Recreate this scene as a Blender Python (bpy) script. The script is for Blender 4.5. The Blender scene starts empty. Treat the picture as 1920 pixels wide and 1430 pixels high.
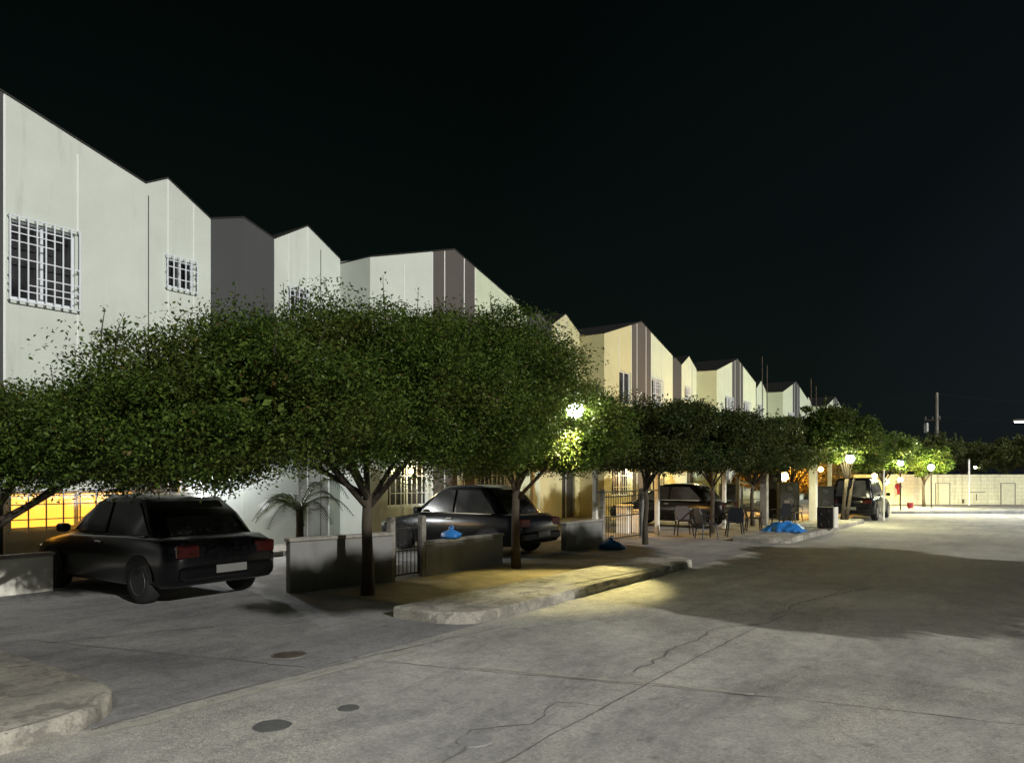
import bpy, math, random
import numpy as np
from mathutils import Vector, Matrix, noise as mnoise

R = math.radians
scene = bpy.context.scene
COL = scene.collection
rng = random.Random(7)

# ------------------------------------------------------------------ helpers
class MB:
    """collects faces, builds ONE mesh object"""
    def __init__(self):
        self.v = []; self.f = []; self.smooth = False
    def poly(self, pts):
        n = len(self.v); self.v += [tuple(p) for p in pts]
        self.f.append(tuple(range(n, n + len(pts))))
    def box(self, a, b):
        x0, y0, z0 = a; x1, y1, z1 = b
        n = len(self.v)
        self.v += [(x0,y0,z0),(x1,y0,z0),(x1,y1,z0),(x0,y1,z0),(x0,y0,z1),(x1,y0,z1),(x1,y1,z1),(x0,y1,z1)]
        for q in ((3,2,1,0),(4,5,6,7),(0,1,5,4),(1,2,6,5),(2,3,7,6),(3,0,4,7)):
            self.f.append(tuple(n+i for i in q))
        return self
    def bbox(self, a, b, c=.02):
        """box with chamfered edges"""
        x0, y0, z0 = [min(a[i], b[i]) for i in range(3)]; x1, y1, z1 = [max(a[i], b[i]) for i in range(3)]
        rings = []
        for z, d in ((z0, c), (z0+c, 0), (z1-c, 0), (z1, c)):
            X0, X1, Y0, Y1 = x0+d, x1-d, y0+d, y1-d
            k = c
            rings.append([(X0+k,Y0,z),(X1-k,Y0,z),(X1,Y0+k,z),(X1,Y1-k,z),(X1-k,Y1,z),(X0+k,Y1,z),(X0,Y1-k,z),(X0,Y0+k,z)])
        self.loft(rings, cap=True)
        return self
    def loft(self, rings, cap=True, closed=True):
        n = len(self.v); m = len(rings[0])
        for r in rings: self.v += [tuple(p) for p in r]
        for i in range(len(rings)-1):
            for j in range(m if closed else m-1):
                k = (j+1) % m
                self.f.append((n+i*m+j, n+i*m+k, n+(i+1)*m+k, n+(i+1)*m+j))
        if cap:
            self.f.append(tuple(n+j for j in reversed(range(m))))
            self.f.append(tuple(n+(len(rings)-1)*m+j for j in range(m)))
        return self
    def tube(self, pts, rad, seg=6, cap=True):
        pts = [Vector(p) for p in pts]
        if not hasattr(rad, '__len__'): rad = [rad]*len(pts)
        rings = []
        for i, p in enumerate(pts):
            d = (pts[min(i+1, len(pts)-1)] - pts[max(i-1, 0)])
            if d.length < 1e-9: d = Vector((0,0,1))
            d.normalize()
            u = d.cross(Vector((0,0,1)) if abs(d.z) < .95 else Vector((1,0,0))).normalized()
            w = d.cross(u)
            rings.append([p + (u*math.cos(2*math.pi*k/seg) + w*math.sin(2*math.pi*k/seg))*rad[i] for k in range(seg)])
        return self.loft(rings, cap)
    def lathe(self, prof, c=(0,0,0), seg=16, axis='z'):
        rings = []
        for r, h in prof:
            ring = []
            for k in range(seg):
                a = 2*math.pi*k/seg; p, q = r*math.cos(a), r*math.sin(a)
                if axis == 'z': ring.append((c[0]+p, c[1]+q, c[2]+h))
                elif axis == 'y': ring.append((c[0]+q, c[1]+h, c[2]+p))
                else: ring.append((c[0]+h, c[1]+p, c[2]+q))
            rings.append(ring)
        return self.loft(rings, True)
    def build(self, name, mat, parent=None, smooth=False, loc=None):
        me = bpy.data.meshes.new(name)
        me.from_pydata(self.v, [], self.f)
        me.update()
        if smooth:
            me.polygons.foreach_set('use_smooth', [True]*len(me.polygons))
        o = bpy.data.objects.new(name, me)
        COL.objects.link(o)
        if mat: me.materials.append(mat)
        if parent: o.parent = parent
        if loc: o.location = loc
        return o

def tag(o, label=None, cat=None, group=None, kind=None):
    if label: o['label'] = label
    if cat: o['category'] = cat
    if group: o['group'] = group
    if kind: o['kind'] = kind
    return o

def thing(name, loc, label, cat, group=None, rz=0):
    o = bpy.data.objects.new(name, None)
    COL.objects.link(o); o.location = loc; o.rotation_euler = (0, 0, rz)
    o.empty_display_size = .2
    return tag(o, label, cat, group)

# ------------------------------------------------------------------ materials
def nodemat(name):
    m = bpy.data.materials.new(name); m.use_nodes = True
    nt = m.node_tree
    b = nt.nodes['Principled BSDF']
    return m, nt, b

def N(nt, t, **k):
    n = nt.nodes.new(t)
    for a, v in k.items(): setattr(n, a, v)
    return n

def ramp(nt, fac, stops):
    r = N(nt, 'ShaderNodeValToRGB')
    el = r.color_ramp.elements
    while len(el) < len(stops): el.new(.5)
    for e, (p, c) in zip(el, stops):
        e.position = p; e.color = (*c, 1)
    nt.links.new(fac, r.inputs[0])
    return r.outputs[0]

def tex(nt, scale, detail=6, rough=.6, vec=None, dist=0.0):
    n = N(nt, 'ShaderNodeTexNoise')
    n.inputs['Scale'].default_value = scale; n.inputs['Detail'].default_value = detail
    n.inputs['Roughness'].default_value = rough; n.inputs['Distortion'].default_value = dist
    if vec: nt.links.new(vec, n.inputs['Vector'])
    return n.outputs['Fac']

def mapping(nt, scale=(1,1,1), which='Object'):
    tc = N(nt, 'ShaderNodeTexCoord'); mp = N(nt, 'ShaderNodeMapping')
    mp.inputs['Scale'].default_value = scale
    nt.links.new(tc.outputs[which], mp.inputs['Vector'])
    return mp.outputs[0]

def mix(nt, fac, a, b, mode='MIX'):
    m = N(nt, 'ShaderNodeMix', data_type='RGBA', blend_type=mode)
    for s, v in ((0, fac), (6, a), (7, b)):
        if isinstance(v, (int, float)): m.inputs[s].default_value = v
        elif isinstance(v, tuple): m.inputs[s].default_value = (*v, 1)
        else: nt.links.new(v, m.inputs[s])
    return m.outputs[2]

def bump(nt, b, h, strength=.3, dist=.02):
    n = N(nt, 'ShaderNodeBump')
    n.inputs['Strength'].default_value = strength; n.inputs['Distance'].default_value = dist
    nt.links.new(h, n.inputs['Height']); nt.links.new(n.outputs[0], b.inputs['Normal'])

def simple(name, col, rough=.6, metal=0.0, var=.15, scale=6, bmp=.0):
    m, nt, b = nodemat(name)
    v = mapping(nt)
    f = tex(nt, scale, 5, .65, v)
    c = ramp(nt, f, [(.25, tuple(x*(1-var) for x in col)), (.75, tuple(min(1, x*(1+var)) for x in col))])
    nt.links.new(c, b.inputs['Base Color'])
    b.inputs['Roughness'].default_value = rough; b.inputs['Metallic'].default_value = metal
    if bmp: bump(nt, b, tex(nt, scale*12, 3, .6, v), bmp, .01)
    return m

def plaster(name, col, stain=(.33,.33,.30), amt=.5):
    m, nt, b = nodemat(name)
    v = mapping(nt)
    big = tex(nt, .55, 5, .6, v, .6)
    c = ramp(nt, big, [(.3, tuple(x*.9 for x in col)), (.7, tuple(min(1, x*1.05) for x in col))])
    vs = mapping(nt, (2.2, 2.2, .22))
    st = tex(nt, 1.6, 7, .7, vs, .3)
    sf = ramp(nt, st, [(.56, (0,0,0)), (.8, (amt,amt,amt))])
    c = mix(nt, sf, c, stain)
    fine = tex(nt, 38, 4, .7, v)
    c = mix(nt, .10, c, ramp(nt, fine, [(.3, (.25,.25,.25)), (.7, (1,1,1))]), 'MULTIPLY')
    nt.links.new(c, b.inputs['Base Color'])
    b.inputs['Roughness'].default_value = .88
    und = tex(nt, 3.2, 3, .5, v)
    h = N(nt, 'ShaderNodeMath', operation='ADD')
    nt.links.new(fine, h.inputs[0]); nt.links.new(und, h.inputs[1])
    bump(nt, b, h.outputs[0], .22, .02)
    return m

def emis(name, col, strength):
    m, nt, b = nodemat(name)
    b.inputs['Base Color'].default_value = (.8, .8, .75, 1)
    b.inputs['Emission Color'].default_value = (*col, 1)
    b.inputs['Emission Strength'].default_value = strength
    return m

def leafmat(name, dark, mid, light, brown=.03):
    m, nt, b = nodemat(name)
    g = N(nt, 'ShaderNodeNewGeometry')
    rpi = g.outputs['Random Per Island']
    c = ramp(nt, rpi, [(0, dark), (.5, mid), (.97, light), (.997, (.14, .085, .03))])
    v = mapping(nt)
    cl = tex(nt, .9, 3, .6, v)
    c = mix(nt, ramp(nt, cl, [(.42, (0,0,0)), (.62, (.55,.55,.55))]), c, mix(nt, .5, c, (.10, .075, .02)))
    nt.links.new(c, b.inputs['Base Color'])
    b.inputs['Roughness'].default_value = .5; b.inputs['Specular IOR Level'].default_value = .3
    tr = N(nt, 'ShaderNodeBsdfTranslucent'); nt.links.new(c, tr.inputs['Color'])
    ms = N(nt, 'ShaderNodeMixShader'); ms.inputs[0].default_value = .28
    out = nt.nodes['Material Output']
    nt.links.new(b.outputs[0], ms.inputs[1]); nt.links.new(tr.outputs[0], ms.inputs[2])
    nt.links.new(ms.outputs[0], out.inputs['Surface'])
    return m

def concrete(name, lo, hi, rough_patch=True, scale=1.0, dirt=0.0):
    m, nt, b = nodemat(name)
    v = mapping(nt)
    vst = mapping(nt, (1.0, .35, 1.0))
    big = tex(nt, .35*scale, 6, .62, v, .8)
    c = ramp(nt, big, [(.32, lo), (.66, hi)])
    med = tex(nt, 1.6*scale, 8, .72, vst, .5)
    c = mix(nt, .75, c, ramp(nt, med, [(.3, (.45,.45,.48)), (.5, (.95,.95,.94)), (.72, (1.35,1.33,1.27))]), 'MULTIPLY')
    m2 = tex(nt, 6.5*scale, 7, .75, v, .7)
    c = mix(nt, .6, c, ramp(nt, m2, [(.32, (.6,.6,.62)), (.5, (1,1,1)), (.7, (1.25,1.24,1.2))]), 'MULTIPLY')
    fine = tex(nt, 30*scale, 6, .8, v)
    c = mix(nt, .7, c, ramp(nt, fine, [(.3, (.5,.5,.5)), (.7, (1.4,1.4,1.4))]), 'MULTIPLY')
    # dark oil / tyre spots with their own outline
    vo = N(nt, 'ShaderNodeTexVoronoi'); vo.inputs['Scale'].default_value = 1.7; nt.links.new(v, vo.inputs['Vector'])
    wob = tex(nt, 6, 4, .7, v)
    ad = N(nt, 'ShaderNodeMath', operation='MULTIPLY_ADD'); ad.inputs[1].default_value = .35
    nt.links.new(wob, ad.inputs[0]); nt.links.new(vo.outputs['Distance'], ad.inputs[2])
    c = mix(nt, ramp(nt, ad.outputs[0], [(.20, (.55,.55,.55)), (.27, (0,0,0))]), c, tuple(x*.45 for x in lo))
    # pits
    pv = N(nt, 'ShaderNodeTexVoronoi'); pv.inputs['Scale'].default_value = 9; nt.links.new(v, pv.inputs['Vector'])
    pa = N(nt, 'ShaderNodeMath', operation='MULTIPLY_ADD'); pa.inputs[1].default_value = .25
    nt.links.new(fine, pa.inputs[0]); nt.links.new(pv.outputs['Distance'], pa.inputs[2])
    c = mix(nt, ramp(nt, pa.outputs[0], [(.17, (.7,.7,.7)), (.21, (0,0,0))]), c, tuple(x*.3 for x in lo))
    if dirt:
        dn = tex(nt, 3.1, 6, .7, v, 1.0)
        c = mix(nt, ramp(nt, dn, [(.5, (0,0,0)), (.57, (dirt,dirt,dirt))]), c, tuple(x*.28 for x in lo))
    peb_h = None
    if rough_patch:   # worn, exposed aggregate
        wear = tex(nt, .30, 5, .65, v, .6)
        peb = N(nt, 'ShaderNodeTexVoronoi'); peb.inputs['Scale'].default_value = 70; nt.links.new(v, peb.inputs['Vector'])
        pc = ramp(nt, peb.outputs['Distance'], [(.1, (1.4,1.36,1.25)), (.55, (.6,.6,.6))])
        wf = ramp(nt, wear, [(.46, (0,0,0)), (.6, (.75,.75,.75))])
        c = mix(nt, wf, c, mix(nt, 1.0, c, pc, 'MULTIPLY'))
    nt.links.new(c, b.inputs['Base Color'])
    rr = ramp(nt, med, [(.3, (.8,.8,.8)), (.7, (.95,.95,.95))])
    nt.links.new(rr, b.inputs['Roughness'])
    h = N(nt, 'ShaderNodeMath', operation='ADD'); nt.links.new(fine, h.inputs[0]); nt.links.new(m2, h.inputs[1])
    bump(nt, b, h.outputs[0], .6, .02)
    return m

M = {}
M['road'] = concrete('road concrete', (.30,.292,.275), (.49,.475,.43))
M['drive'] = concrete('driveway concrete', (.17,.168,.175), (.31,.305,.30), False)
M['kerb'] = concrete('kerb concrete', (.26,.245,.215), (.46,.435,.37), False, 2.0, .45)
M['dirt'] = simple('packed earth', (.27,.22,.13), .95, 0, .35, 3, .5)
M['white_wall'] = plaster('cool white plaster', (.62,.665,.61))
M['lamplit_wall'] = plaster('lamplit plaster', (.60,.67,.50))  # warm lamplight on the farther house fronts is put into this colour
M['beige_wall'] = plaster('ochre plaster', (.60,.56,.32), (.7,.68,.6), .45)
M['dark_wall'] = plaster('charcoal plaster', (.070,.073,.073), (.13,.135,.13), .3)
M['brown_wall'] = plaster('brown grey plaster', (.100,.089,.082), (.15,.14,.125), .3)
M['trim'] = simple('white trim', (.78,.80,.78), .7, 0, .05)
M['window_white'] = simple('white painted steel', (.72,.76,.82), .4, 0, .06)
M['roof'] = simple('dark roof sheet', (.010,.010,.009), .7, 0, .2)
m, nt, b = nodemat('dark window glass')
b.inputs['Base Color'].default_value = (.03,.032,.036,1); b.inputs['Roughness'].default_value = .08
nt.links.new(ramp(nt, tex(nt, 1.3, 3, .5, mapping(nt)), [(.35, (.012,.012,.014)), (.7, (.07,.07,.075))]), b.inputs['Base Color'])
M['glass'] = m
M['door'] = simple('dark metal door', (.06,.055,.05), .5, .3, .2)
M['white_door'] = simple('white metal door', (.66,.67,.66), .5, 0, .08)
M['iron'] = simple('dark iron', (.03,.03,.03), .5, .6, .2)
M['steel'] = simple('galvanised steel', (.35,.35,.34), .45, .7, .15)
M['col_grey'] = concrete('raw concrete column', (.20,.19,.17), (.34,.32,.28), False, 3)
M['col_white'] = simple('whitewashed column', (.70,.68,.60), .8, 0, .12, 4, .2)
M['bark'] = simple('bark', (.06,.048,.034), .95, 0, .4, 9, .8)
M['leaf'] = leafmat('small leaf green', (.022,.046,.007), (.052,.096,.013), (.125,.185,.03))
M['leaf_dark'] = leafmat('shaded leaf green', (.016,.03,.007), (.030,.052,.010), (.06,.085,.022))  # darker copy of the leaf green, shade of the unlit crowns in the colour
M['leaf_pale'] = leafmat('pale acacia leaf', (.05,.07,.02), (.085,.115,.035), (.14,.17,.06))
M['leaf_glow'] = leafmat('glow tinted leaf', (.10,.07,.02), (.17,.12,.03), (.24,.18,.06))  # orange glow of the bulbs put into the leaf colour
M['palm'] = leafmat('palm leaf', (.03,.05,.015), (.06,.09,.03), (.12,.14,.06))
M['carpaint'] = simple('black car paint', (.004,.0042,.005), .24, .2, .1)
M['carblue'] = simple('dark blue car paint', (.004,.0045,.0065), .24, .2, .1)
M['carbrown'] = simple('dark brown car paint', (.007,.006,.0055), .26, .2, .1)
M['tyre'] = simple('tyre rubber', (.012,.012,.012), .85, 0, .2)
M['rim'] = simple('alloy rim', (.22,.22,.225), .4, .8, .15)
M['chrome'] = simple('chrome trim', (.75,.75,.74), .15, 1, .05)
M['tail'] = simple('red tail lamp plastic', (.025,.003,.003), .2, 0, .1)
M['plate'] = simple('white plate', (.14,.14,.13), .5, 0, .05)
M['blue'] = simple('blue plastic', (.025,.17,.50), .35, 0, .2, 8, .3)
M['red'] = simple('dark red cloth', (.25,.02,.035), .85, 0, .3, 12, .4)
M['black_box'] = simple('black grille cloth', (.006,.006,.006), .8, 0, .2, 40, .4)
M['crate'] = simple('white plastic', (.78,.77,.72), .4, 0, .06)
M['lowwall'] = plaster('grey low wall plaster', (.20,.20,.19), (.10,.095,.08), .8)
M['bulb_white'] = emis('lit white lamp', (1.0, .98, .80), 160)
M['bulb_far'] = emis('lit far lamp', (1.0, .99, .88), 60)
M['bulb_warm'] = emis('lit warm bulb', (1.0, .66, .22), 45)
M['lit_amber'] = emis('amber lit window', (1.0, .42, .035), 2.0)
m, nt, b = nodemat('block wall')
v = mapping(nt, (1,1,1))
br = N(nt, 'ShaderNodeTexBrick'); br.inputs['Scale'].default_value = 1.0
br.inputs['Brick Width'].default_value = .42; br.inputs['Row Height'].default_value = .21; br.inputs['Mortar Size'].default_value = .008
br.inputs['Color1'].default_value = (.66,.64,.44,1); br.inputs['Color2'].default_value = (.60,.585,.40,1); br.inputs['Mortar'].default_value = (.40,.39,.27,1)
mp = N(nt, 'ShaderNodeMapping'); mp.inputs['Rotation'].default_value = (R(90), 0, 0)
tc = N(nt, 'ShaderNodeTexCoord'); nt.links.new(tc.outputs['Object'], mp.inputs['Vector']); nt.links.new(mp.outputs[0], br.inputs['Vector'])
st = tex(nt, 1.4, 7, .7, mapping(nt, (1.6,1.6,.25)), .4)
c = mix(nt, ramp(nt, st, [(.5,(0,0,0)),(.78,(.75,.75,.75))]), br.outputs['Color'], (.2,.19,.13))
nt.links.new(c, b.inputs['Base Color']); b.inputs['Roughness'].default_value = .9
bump(nt, b, tex(nt, 20, 4, .7, v), .3, .02)
M['blockwall'] = m

# ------------------------------------------------------------------ camera
# street runs along +Y; the camera looks 35 degrees left of it, held level (rising front)
cam = bpy.data.cameras.new('camera'); co = bpy.data.objects.new('camera', cam); COL.objects.link(co)
ALPHA = math.atan((1945-960)/1400)
co.location = (0, 0, 1.8); co.rotation_euler = (R(90), 0, ALPHA)
cam.sensor_width = 36; cam.lens = 1400/1920*36; cam.shift_y = 175/1920
cam.clip_start = .1; cam.clip_end = 800
scene.camera = co

# ------------------------------------------------------------------ world + sun
EL, SX, SY = R(22), .95, -.31          # flood light comes from the right-hand side of the street, slightly behind
w = bpy.data.worlds.new('World'); scene.world = w; w.use_nodes = True
nt = w.node_tree; bg = nt.nodes['Background']
sky = N(nt, 'ShaderNodeTexSky', sky_type='NISHITA', sun_disc=False)
sky.sun_elevation = EL; sky.sun_rotation = math.atan2(SX, SY); sky.altitude = 0; sky.air_density = 1.0; sky.dust_density = 2.5
tint = mix(nt, 1.0, sky.outputs[0], (.55, .82, .45), 'MULTIPLY')
# town glow low in the sky towards the far end of the street
tcw = N(nt, 'ShaderNodeTexCoord')
dt = N(nt, 'ShaderNodeVectorMath', operation='DOT_PRODUCT'); dt.inputs[1].default_value = (.35, .93, -.12)
nt.links.new(tcw.outputs['Generated'], dt.inputs[0])
gl = ramp(nt, dt.outputs['Value'], [(.45, (0,0,0)), (.8, (1.0,1.2,1.8)), (1.0, (4.6,5.8,9.0))])
tint = mix(nt, 1.0, tint, gl, 'ADD')
nt.links.new(tint, bg.inputs['Color']); bg.inputs['Strength'].default_value = .0016
sun = bpy.data.lights.new('sun', 'SUN'); so = bpy.data.objects.new('sun', sun); COL.objects.link(so)
sun.energy = 3.0; sun.angle = R(.8); sun.color = (1.0, .985, .925)
d = Vector((SX*math.cos(EL), SY*math.cos(EL), math.sin(EL)))
so.rotation_euler = d.to_track_quat('Z', 'Y').to_euler(); so.location = d*60

def point(name, loc, power, col, radius=.08, parent=None, spot=None):
    l = bpy.data.lights.new(name, 'SPOT' if spot else 'POINT'); l.energy = power; l.color = col; l.shadow_soft_size = radius
    o = bpy.data.objects.new(name, l); COL.objects.link(o); o.location = loc
    if parent: o.parent = parent
    if spot:
        l.spot_size = R(spot[0]); l.spot_blend = .35
        o.rotation_euler = (-Vector(spot[1])).to_track_quat('Z', 'Y').to_euler()
    return o

# ------------------------------------------------------------------ ground
mb = MB(); mb.poly([(-160,-120,0),(200,-120,0),(200,260,0),(-160,260,0)])
tag(mb.build('road', M['road']), kind='structure')
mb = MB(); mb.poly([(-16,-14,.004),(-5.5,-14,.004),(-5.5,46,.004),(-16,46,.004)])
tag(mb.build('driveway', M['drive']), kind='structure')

def island(name, x0, x1, y0, y1, r0, r1, h=.14):
    """kerbed sidewalk island; x1 is the street edge; r0/r1 corner radii on the street side"""
    out = [(x0, y0)]
    for k in range(9):
        a = R(-90 + 90*k/8); out.append((x1-r0+r0*math.cos(a), y0+r0+r0*math.sin(a)))
    for k in range(9):
        a = R(90*k/8); out.append((x1-r1+r1*math.cos(a), y1-r1+r1*math.sin(a)))
    out.append((x0, y1))
    # subdivide long edges and roughen so that the kerb is worn
    pts = []
    for i, p in enumerate(out):
        q = out[(i+1) % len(out)]
        n = max(1, int(math.dist(p, q)/.12)) if min(p[0], q[0]) > x0+.01 else 1
        for k in range(n): pts.append((p[0]+(q[0]-p[0])*k/n, p[1]+(q[1]-p[1])*k/n))
    mb = MB(); cx = (x0+x1)/2; cy = (y0+y1)/2
    def ring(inset, z, j):
        rr = []
        for (x, y) in pts:
            nx = mnoise.noise((x*2.3, y*2.3, z*9+1)); n2 = mnoise.noise((x*9, y*9, z*30))
            o = inset + j*(max(0, nx-.15)*.09 + n2*.008)
            sx = 1 if x > cx else -1
            ddx = -o if x > x1-max(r0,r1)-.02 else 0
            ddy = (o if y < cy else -o) if (y < y0+r0 or y > y1-r1) else 0
            rr.append((x+ddx, y+ddy, z - (j*max(0, nx-.2)*.05)))
        return rr
    mb.loft([ring(0, -.02, 0), ring(0, .05, .3), ring(.004, h-.025, 1), ring(.03, h, 1)], cap=True)
    o = mb.build(name, M['kerb'])
    return tag(o, kind='structure')
island('sidewalk', -8.8, -5.45, -14, 3.03, .8, .75)
island('sidewalk', -6.65, -5.5, 6.85, 14.4, .55, .6)
island('sidewalk', -6.75, -5.3, 20.0, 31.0, .6, .6)
island('sidewalk', -6.75, -5.5, 35.5, 44.0, .6, .6)
for y0, y1 in ((7.6, 14.2), (20.4, 30.6), (36, 43.6)):
    mb = MB(); n = int((y1-y0)*3)
    e = [(-6.77, y1, .009), (-6.77, y0, .009)]
    f = [(-8.8 + .2*mnoise.noise((y0+(y1-y0)*k/n, 3, 1)), y0+(y1-y0)*k/n, .009) for k in range(n+1)]
    mb.poly(e + f)
    tag(mb.build('planting_strip', M['dirt']), kind='structure')
# right-hand pavement (outside the picture) and the pavement before the far wall
mb = MB(); mb.box((1.6, -30, -.05), (40, 60, .15)); tag(mb.build('pavement', M['kerb']), kind='structure')
FW = Vector((-.5755, .8178, 0)); RT = Vector((.8178, .5755, 0))
def fr(f, r, z=0):
    p = FW*f + RT*r; return (p.x, p.y, z)
mb = MB(); mb.loft([[fr(34.5, 12.5, z), fr(34.5, 60, z), fr(45, 60, z), fr(45, 12.5, z)] for z in (-.02, .13)])
tag(mb.build('pavement', M['drive']), kind='structure')

def strip(name, pts, w, mat, z=.006, jit=.02, seed=0):
    """thin irregular crack / joint laid on the road"""
    r = random.Random(seed); P = []
    for a, b in zip(pts[:-1], pts[1:]):
        n = max(2, int(math.dist(a, b)/.1))
        for k in range(n): P.append((a[0]+(b[0]-a[0])*k/n, a[1]+(b[1]-a[1])*k/n))
    P.append(pts[-1]); mb = MB(); L = []; Rr = []
    for i, p in enumerate(P):
        q = P[min(i+1, len(P)-1)]; o = P[max(i-1, 0)]
        dx, dy = q[0]-o[0], q[1]-o[1]; l = math.hypot(dx, dy) or 1
        nx, ny = -dy/l, dx/l
        off = jit*(mnoise.noise((p[0]*1.7, p[1]*1.7, seed))*2 + mnoise.noise((p[0]*7, p[1]*7, seed)))
        ww = w*(.35+.9*abs(mnoise.noise((p[0]*4, p[1]*4, seed+5)))*2)
        L.append((p[0]+nx*(off+ww), p[1]+ny*(off+ww), z)); Rr.append((p[0]+nx*(off-ww), p[1]+ny*(off-ww), z))
    n0 = len(mb.v); mb.v += L + Rr; k = len(L)
    for i in range(k-1): mb.f.append((i, i+1, k+i+1, k+i))
    return tag(mb.build(name, mat), kind='structure')
M['crack'] = simple('dirt filled joint', (.155,.147,.132), .95, 0, .4, 8)
M['seam'] = simple('mortar seam', (.36,.345,.29), .9, 0, .25, 6)
strip('road_joint', [(-2.72,-2),(-2.73,3.8),(-2.75,5.4),(-2.72,8.5),(-2.45,13.6),(-2.5,24)], .008, M['crack'], jit=.012, seed=1)
strip('road_joint', [(-5.2,5.15),(-2.83,5.85),(-1.55,6.2),(.5,6.65)], .006, M['crack'], jit=.015, seed=2)
strip('road_seam', [(-4.4,5.46),(-2.83,5.93),(-1.9,6.15)], .03, M['seam'], z=.005, jit=.02, seed=3)
strip('road_crack', [(-3.0,6.2),(-3.12,7.3),(-3.05,8.4),(-2.75,9.3),(-2.7,11),(-2.2,13)], .014, M['crack'], jit=.06, seed=4)
strip('road_crack', [(-3.0,3.5),(-3.3,4.15),(-3.0,4.5),(-3.05,5.0),(-2.75,5.2)], .009, M['crack'], jit=.09, seed=5)
strip('gutter_joint', [(-5.46,2.6),(-5.48,3.6),(-5.42,5.2),(-5.3,6.1),(-5.2,7.2)], .012, M['crack'], jit=.012, seed=6)
strip('road_seam', [(-5.33,2.5),(-5.3,4.0),(-5.22,5.7)], .05, M['seam'], z=.005, jit=.03, seed=7)
strip('road_joint', [(-5.3,17.6),(-2,18.3),(2,19.2)], .012, M['crack'], jit=.02, seed=8)
strip('road_joint', [(-5.3,29.5),(1.5,31)], .014, M['crack'], jit=.02, seed=9)
strip('driveway_joint', [(-9,3.6),(-5.6,4.6)], .01, M['crack'], z=.009, jit=.02, seed=10)
strip('driveway_joint', [(-9,3.0),(-8,5.2)], .01, M['crack'], z=.009, jit=.03, seed=11)
# round repair patches and a metal cover
def disc(r, z0, z1, seg=28, jit=.0, seed=0):
    mb = MB(); rr = [r*(1+jit*mnoise.noise((math.cos(k)*2, math.sin(k)*2, seed))) for k in range(seg)]
    mb.loft([[(rr[k]*math.cos(2*math.pi*k/seg), rr[k]*math.sin(2*math.pi*k/seg), z) for k in range(seg)] for z in (z0, z1)])
    return mb
M['patch'] = simple('dark repair mortar', (.085,.085,.082), .9, 0, .25, 14, .4)
M['patch_light'] = simple('grey repair mortar', (.24,.235,.23), .9, 0, .25, 14, .4)
for x, y, r, s, mt in ((-4.35,3.99,.08,1,'patch'), (-4.49,3.39,.13,2,'patch'), (-3.12,3.99,.12,3,'patch_light')):
    o = disc(r, -.005, .007, 28, .12, s).build('road_patch', M[mt], loc=(x, y, 0)); tag(o, kind='structure')
mc = thing('manhole_cover', (-6.11, 4.82, .004), 'round rusty iron cover set in the concrete driveway mouth', 'manhole cover')
mb = MB(); mb.lathe([(.175,-.01),(.175,.008),(.16,.008),(.16,-.01)], seg=32); mb.build('frame', M['crack'], mc)
mb = disc(.15, -.01, .006, 32)
for k in range(-3, 4):
    mb.box((-.12+abs(k)*.014, k*.037-.008, .004), (.12-abs(k)*.014, k*.037+.008, .010))
M['rust'] = simple('rusty iron', (.10,.075,.055), .7, .4, .35, 14, .3)
mb.build('lid', M['rust'], mc)

# ------------------------------------------------------------------ row houses
XF = -14.0; REC = 1.12; HALF = 6.33
PROF_BIG = [(0, 8.41), (3.39, 7.38)]
PROF_SM = [(3.39, 7.51), (4.47, 8.09), (5.48, 7.51)]
PROF_DK = [(5.48, 7.51), (6.33, 7.78)]
def interp(prof, v):
    for (a, za), (b, zb) in zip(prof[:-1], prof[1:]):
        if a-1e-6 <= v <= b+1e-6: return za + (zb-za)*(v-a)/(b-a)
    return prof[-1][1]

def wall_panel(mb, x, prof, v0, v1, holes=(), z0=0.0, depth=.16, s=1):
    """street-facing wall with window openings and reveals; s mirrors along the street"""
    br = sorted(set([v0, v1] + [p[0] for p in prof if v0 < p[0] < v1] + [h[i] for h in holes for i in (0, 1) if v0 < h[i] < v1]))
    for a, b in zip(br[:-1], br[1:]):
        cuts = sorted([(h[2], h[3]) for h in holes if h[0] <= a+1e-6 and h[1] >= b-1e-6])
        z = z0
        for c0, c1 in cuts:
            if c0 > z+1e-6: mb.poly([(x, s*a, z), (x, s*b, z), (x, s*b, c0), (x, s*a, c0)])
            z = c1
        mb.poly([(x, s*a, z), (x, s*b, z), (x, s*b, interp(prof, b)), (x, s*a, interp(prof, a))])
    for a, b, c0, c1 in holes:
        X = x-depth
        mb.poly([(x,s*a,c0),(x,s*b,c0),(X,s*b,c0),(X,s*a,c0)]); mb.poly([(x,s*a,c1),(x,s*b,c1),(X,s*b,c1),(X,s*a,c1)])
        mb.poly([(x,s*a,c0),(x,s*a,c1),(X,s*a,c1),(X,s*a,c0)]); mb.poly([(x,s*b,c0),(x,s*b,c1),(X,s*b,c1),(X,s*b,c0)])

def bx(mb, x0, x1, a, b, z0, z1, s):
    mb.box((x0, min(s*a, s*b), z0), (x1, max(s*a, s*b), z1))

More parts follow.
